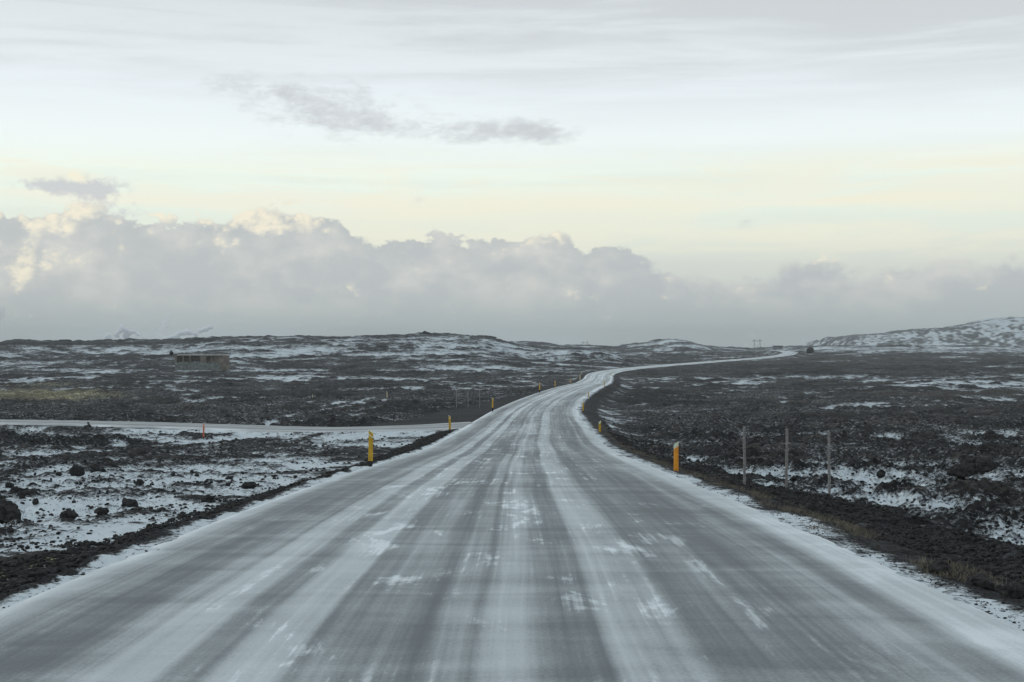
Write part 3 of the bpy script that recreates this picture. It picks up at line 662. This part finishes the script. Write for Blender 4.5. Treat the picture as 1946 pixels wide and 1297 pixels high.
for px, py, wp, hp_, Yd, lb, sd_ in [(808,640,24,10,790,'pointed rock outcrop, highest bump on the left skyline',3.3),(122,652,26,7,795,'low jagged outcrop on the skyline far to the left',5.1),(932,643,26,4,770,'flat topped outcrop at the right end of the left ridge',6.7),
                                (856,654,44,6,700,'dark rock knob below the pointed outcrop',7.7),(1540,669,15,10,1150,'steep dark rock mound near the farthest curl of the road',9.4),(326,673,8,6,500,'dark round rock at the left end of the concrete building',2.2)]:
    boulder(px, py, wp, hp_, lb, sd_, 'rock_outcrop', 'rock outcrop', go, Yd)

# ------------------------------------------------------------------ concrete building on the left, hut on the far ridge, pylons, block
Yb = 470.; s_ = Yb/F; zb0 = EYE-(692.5-CY)*s_
cb = empty('concrete_building', ((380-CX)*s_, Yb, zb0))
tag(cb, 'long low concrete building with open bays and pale roof edge under the left ridge', 'building')
wd_, ht_ = 98*s_, 19*s_; x0 = -wd_/2
bm = bmesh.new(); box(bm, x0, -x0, .8, 6, -2, ht_*.86); done('wall', bm, M_conc, cb)
bm = bmesh.new(); box(bm, x0+1.0, -x0-1.0, -.3, 6.2, ht_*.86, ht_); done('roof', bm, M_concL, cb)
for xx, ww in ((0.02,.05),(.165,.03),(.29,.05),(.50,.20),(.72,.02),(.82,.34)):
    bm = bmesh.new(); xa = x0+wd_*xx; box(bm, xa, min(xa+wd_*ww*.62, -x0), -.05, .8, -2, ht_*.855); done('pillar', bm, M_conc, cb)
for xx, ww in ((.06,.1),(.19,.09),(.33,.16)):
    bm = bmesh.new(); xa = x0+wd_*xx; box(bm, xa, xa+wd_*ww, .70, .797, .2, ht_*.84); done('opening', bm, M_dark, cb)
bm = bmesh.new(); xa = x0+.3
while xa < -x0-2.4:
    ww = random.uniform(.35, .9); box(bm, xa, xa+ww*.97, -.5+random.random()*.3, -.06, -2, random.uniform(.35, 1.05)); xa += ww
done('rubble', bm, M_rub, cb)

def rm_rubble(): pass
x_, y_ = (1479-CX)/F*1430, 1430.
ht = empty('low_hut', (x_, y_, EYE-(662-CY)/F*1430)); tag(ht, 'small flat roofed hut on the far rise left of the dark mound', 'hut')
bm = bmesh.new(); box(bm, -4.6, 4.6, 0, 5, -3, 1.9); done('wall', bm, M_steel, ht)
bm = bmesh.new(); box(bm, -4.9, 4.9, -.3, 5.3, 1.9, 2.5); done('roof', bm, M_dark, ht)
bm = bmesh.new(); box(bm, 1.2, 2.2, -.04, -.002, -1, 1.2); done('door', bm, M_dark, ht)

def pylon(px, Yd, pyt, half_px, leg_px, label):
    s = Yd/F; zt = EYE-(pyt-CY)*s; x = (px-CX)*s; zg = float(np.interp(Yd, ZBY, _zb))-1
    r_ = empty('power_pylon', (x, Yd, zg)); h_ = zt-zg
    for sg in (-1, 1):
        bm = bmesh.new(); bar(bm, (sg*leg_px*1.12*s, 0, -1), (sg*leg_px*.85*s, 0, h_), .46); done('leg', bm, M_steel, r_)
        bm = bmesh.new(); bar(bm, (sg*leg_px*.85*s, 0, h_), (sg*(leg_px*.85+1.2)*s, 0, h_+3*s), .32); bar(bm, (sg*leg_px*.85*s, 0, h_), (sg*(leg_px*.85-1.2)*s, 0, h_+3*s), .32); done('peak', bm, M_steel, r_)
    bm = bmesh.new(); bar(bm, (-half_px*s, 0, h_), (half_px*s, 0, h_), .4); done('crossarm', bm, M_steel, r_)
    bm = bmesh.new(); bar(bm, (-leg_px*1.0*s, 0, h_*.3), (leg_px*.9*s, 0, h_*.75), .12); bar(bm, (leg_px*1.0*s, 0, h_*.3), (-leg_px*.9*s, 0, h_*.75), .12); done('brace', bm, M_steel, r_)
    for q in (-half_px*.9, 0, half_px*.9):
        bm = bmesh.new(); bar(bm, (q*s, 0, h_-.2), (q*s, 0, h_-1.8), .12); done('insulator', bm, M_steel, r_)
    tag(r_, label, 'pylon', 'power line pylons on the horizon')
pylon(1439, 2300, 648.3, 9.5, 6, 'tall H-frame power pylon on the horizon directly above the far road')
pylon(1566, 2450, 649, 10, 6, 'H-frame power pylon on the horizon beside the foot of the snowy hill')
pylon(1112, 2900, 652, 7, 4.5, 'faint H-frame power pylon on the horizon above the mid mound')
x_, y_ = hit(1220, 727); s_ = y_/F
bmk = empty('concrete_block', (x_, y_, hz(x_, y_))); tag(bmk, 'pale grey block lying in dark lava right of the S-bend', 'concrete block')
bm = bmesh.new(); box(bm, -5.5*s_, 5.5*s_, -.5, .5, -.2, 5*s_); done('block', bm, M_cblk, bmk, .04)

# ------------------------------------------------------------------ loose lava stones (uncountable), dry grass on the verge
def base_rocks(nv, sub):
    out = []
    for k in range(nv):
        bm = bmesh.new(); bmesh.ops.create_icosphere(bm, subdivisions=sub, radius=1); off = Vector((k*5.3, k*2.1, 4))
        for v in bm.verts:
            p = v.co.normalized(); v.co = p*(1+.55*mnoise.noise(p*1.4+off)+.25*mnoise.noise(p*3.7+off))
        bm.verts.index_update(); out.append((np.array([v.co[:] for v in bm.verts]), np.array([[v.index for v in f.verts] for f in bm.faces]))); bm.free()
    return out
def scatter(name, x, y, size, sub, m, flat=.7, sink=.25, kind='stuff', label=None, cat=None):
    br_ = base_rocks(6, sub); zz = H(x, y)[0]; Vs, Fs, n0 = [], [], 0
    which = rng.integers(0, 6, len(x)); ang_ = rng.random(len(x))*6.28
    for k, (bv, bf) in enumerate(br_):
        I = np.where(which == k)[0]
        if not len(I): continue
        S = size[I][:, None]*np.stack([rng.uniform(.7, 1.2, len(I)), rng.uniform(.7, 1.2, len(I)), rng.uniform(.5, 1.0, len(I))*flat/.75], -1)
        P3 = bv[None]*S[:, None, :]; c, s = np.cos(ang_[I])[:, None], np.sin(ang_[I])[:, None]
        vx = P3[..., 0]*c-P3[..., 1]*s+x[I][:, None]; vy = P3[..., 0]*s+P3[..., 1]*c+y[I][:, None]; vz = P3[..., 2]+(zz[I]+size[I]*sink)[:, None]
        Vs.append(np.stack([vx, vy, vz], -1).reshape(-1, 3)); Fs.append((bf[None]+(np.arange(len(I))*len(bv))[:, None, None]+n0).reshape(-1, 3)); n0 += len(I)*len(bv)
    return tag(link(name, np_mesh(name, np.vstack(Vs), np.vstack(Fs)), m), label, cat, kind=kind)
def pick(n, d0, d1, keep):
    """positions inside the view wedge, denser near"""
    d = d0*np.exp(rng.random(n)*math.log(d1/d0)); a_ = rng.uniform(-.42, .42, n); x = d*a_; y = d
    k = keep(x, y); return x[k], y[k]
def k_field(x, y):
    ru_, _, hw_ = road_u(x, y); sv_, _, sh_ = side_u(x, y)
    n = gn(x/3, y/3, 71)+.6*gn(x/11, y/9, 72)
    return (np.abs(ru_) > hw_+1.2) & ((np.abs(sv_) > sh_+.5) | (x > 0)) & (n+np.where(ru_ > 0, .18, -.12)+rng.normal(0, .25, len(x)) > 0) & ~((np.abs(sv_) < 60) & (fillmask(x, y, ru_, hw_, sv_, sh_) > .2))
def k_bank(x, y):
    ru_, _, hw_ = road_u(x, y); a_ = np.abs(ru_)-hw_; sv_, _, sh_ = side_u(x, y)
    return (a_ > np.where(ru_ < 0, .25, 1.0)) & (a_ < np.where(ru_ < 0, 2.8, 4.2)) & ((np.abs(sv_) > sh_+.3) | (x > 0))
x, y = pick(100000, 11, 150, k_field); scatter('lava_stones', x, y, (.013+.06*rng.random(len(x))**6)*(.7+y/90), 1, M_rock, label='scattered black lava stones over the rough field', cat='stones')
d = 11*np.exp(rng.random(70000)*math.log(9)); sd_ = rng.random(70000) < .5
ru0 = np.where(sd_, -(np.interp(d, RY, RH)+rng.uniform(.35, 2.9, 70000)), np.interp(d, RY, RH)+rng.uniform(.9, 5.2, 70000)); x = np.interp(d, RY, RX)+ru0
k = np.abs(x/d) < .42; x, d = x[k], d[k]; k = k_bank(x, d); x, d = x[k], d[k]
scatter('bank_gravel', x, d, (.014+.05*rng.random(len(x))**4)*(.8+d/110), 1, M_rock, label='coarse dark gravel on the road banks', cat='gravel')
d = 10*np.exp(rng.random(5000)*math.log(6)); sg = np.where(rng.random(5000) < .4, -1, 1)
x = np.interp(d, RY, RX)+sg*(np.interp(d, RY, RH)-.25+rng.gamma(2.6, .34, 5000)); k = np.abs(x/d) < .42
scatter('edge_grit', x[k], d[k], .006+.016*rng.random(k.sum())**3, 1, M_rock, label='fine dark grit along the snowy road edges', cat='grit')

M_gr = mat("dry_grass", (.15,.135,.105), .85, .35, 3)
d = 16*np.exp(rng.random(900)*math.log(7)); off_ = .85+rng.normal(0, .3, 900); x = np.interp(d, RY, RX)+np.interp(d, RY, RH)+off_
k = (gn(d/1.6, d*0, 81)+.35*rng.random(900) > .38); x, d = x[k], d[k]
nb = 34; N = len(x); gz = H(x, d)[0]
bx_ = x[:, None]+rng.normal(0, .07, (N, nb)); by_ = d[:, None]+rng.normal(0, .1, (N, nb)); hb = rng.uniform(.04, .13, (N, nb)); th = rng.uniform(0, 6.28, (N, nb)); wb_ = .006+0*hb
lx, ly = rng.normal(0, .06, (N, nb)), rng.normal(0, .06, (N, nb)); zz = gz[:, None]-.02+0*hb
v0 = np.stack([bx_-wb_*np.cos(th), by_-wb_*np.sin(th), zz], -1); v1 = np.stack([bx_+wb_*np.cos(th), by_+wb_*np.sin(th), zz], -1); v2 = np.stack([bx_+lx, by_+ly, zz+hb], -1)
Vg = np.stack([v0, v1, v2], 2).reshape(-1, 3)
tag(link('dry_grass', np_mesh('dry_grass', Vg, np.arange(len(Vg)).reshape(-1, 3)), M_gr), 'tufts of dry tan grass along the right verge', 'grass', kind='stuff')

# ------------------------------------------------------------------ steam plumes behind the left ridge
def steam_mat(name, dens):
    m = bpy.data.materials.new(name); m.use_nodes = True; g = NT(m.node_tree); g.n.clear()
    v = g.node('ShaderNodeVolumePrincipled'); v.inputs['Color'].default_value = (.97,.98,1,1); v.inputs['Density'].default_value = dens
    o = g.node('ShaderNodeOutputMaterial'); g.l.new(v.outputs[0], o.inputs['Volume']); return m
def plume(blobs, Yd, dens, label):
    s = Yd/F; bm = bmesh.new(); x_c = np.mean([b[0] for b in blobs])
    for px, py, r_ in blobs:
        for q in range(5):
            jx, jy, jz = random.gauss(0, .34)*r_, random.gauss(0, .35)*r_, random.gauss(0, .3)*r_
            bmesh.ops.create_icosphere(bm, subdivisions=2, radius=r_*s*random.uniform(.6, .95), matrix=Matrix.Translation(((px-x_c+jx)*s, jy*s, (CY-py+jz)*s)))
    me = bpy.data.meshes.new('steam_plume'); bm.to_mesh(me); bm.free()
    o = link('steam_plume', me, steam_mat('steam', dens), None, ((x_c-CX)*s, Yd, EYE))
    md = o.modifiers.new('r', 'REMESH'); md.mode = 'VOXEL'; md.voxel_size = .9*s
    tag(o, label, 'steam', 'steam plumes rising behind the left ridge')
Yst = 2600.
plume([(198,645,4),(205,640,5),(212,644,4),(222,637,5),(227,630,5),(232,624,5),(229,619,3),(240,628,5),(247,632,5),(255,630,4),(262,636,4),(240,642,6),(274,641,4)], Yst, .6, 'bright white steam plume, tallest and leftmost above the ridge')
plume([(303,640,7),(306,628,6),(311,616,8),(318,605,8),(322,596,5)], Yst+100, .05, 'faint thin steam column between two brighter plumes')
plume([(312,643,4),(318,643,4),(324,642,4),(330,641,4),(336,638,5),(342,634,5),(349,632,5),(356,633,5),(363,634,5),(371,633,5),(380,630,5),(387,627,5),(394,625,5),(400,623,5)], Yst+60, .5, 'low white steam plume leaning to the right above the ridge')
plume([(-8,612,12),(0,600,10),(4,590,7),(-12,588,12)], Yst+200, .05, 'pale steam plume cut by the left edge of the photo')

# ------------------------------------------------------------------ haze: closed box of even air
hm = bpy.data.materials.new("haze"); hm.use_nodes = True; g = NT(hm.node_tree); g.n.clear()
v = g.node('ShaderNodeVolumePrincipled'); v.inputs['Color'].default_value = (.78,.84,.86,1); v.inputs['Density'].default_value = .00011; v.inputs['Anisotropy'].default_value = .0
o = g.node('ShaderNodeOutputMaterial'); g.l.new(v.outputs[0], o.inputs['Volume'])
bm = bmesh.new(); box(bm, -13500, 13500, -13500, 13500, -95, 95)
tag(done('haze', bm, hm, None), 'thin grey cold air over the whole plain', 'haze', kind='stuff')
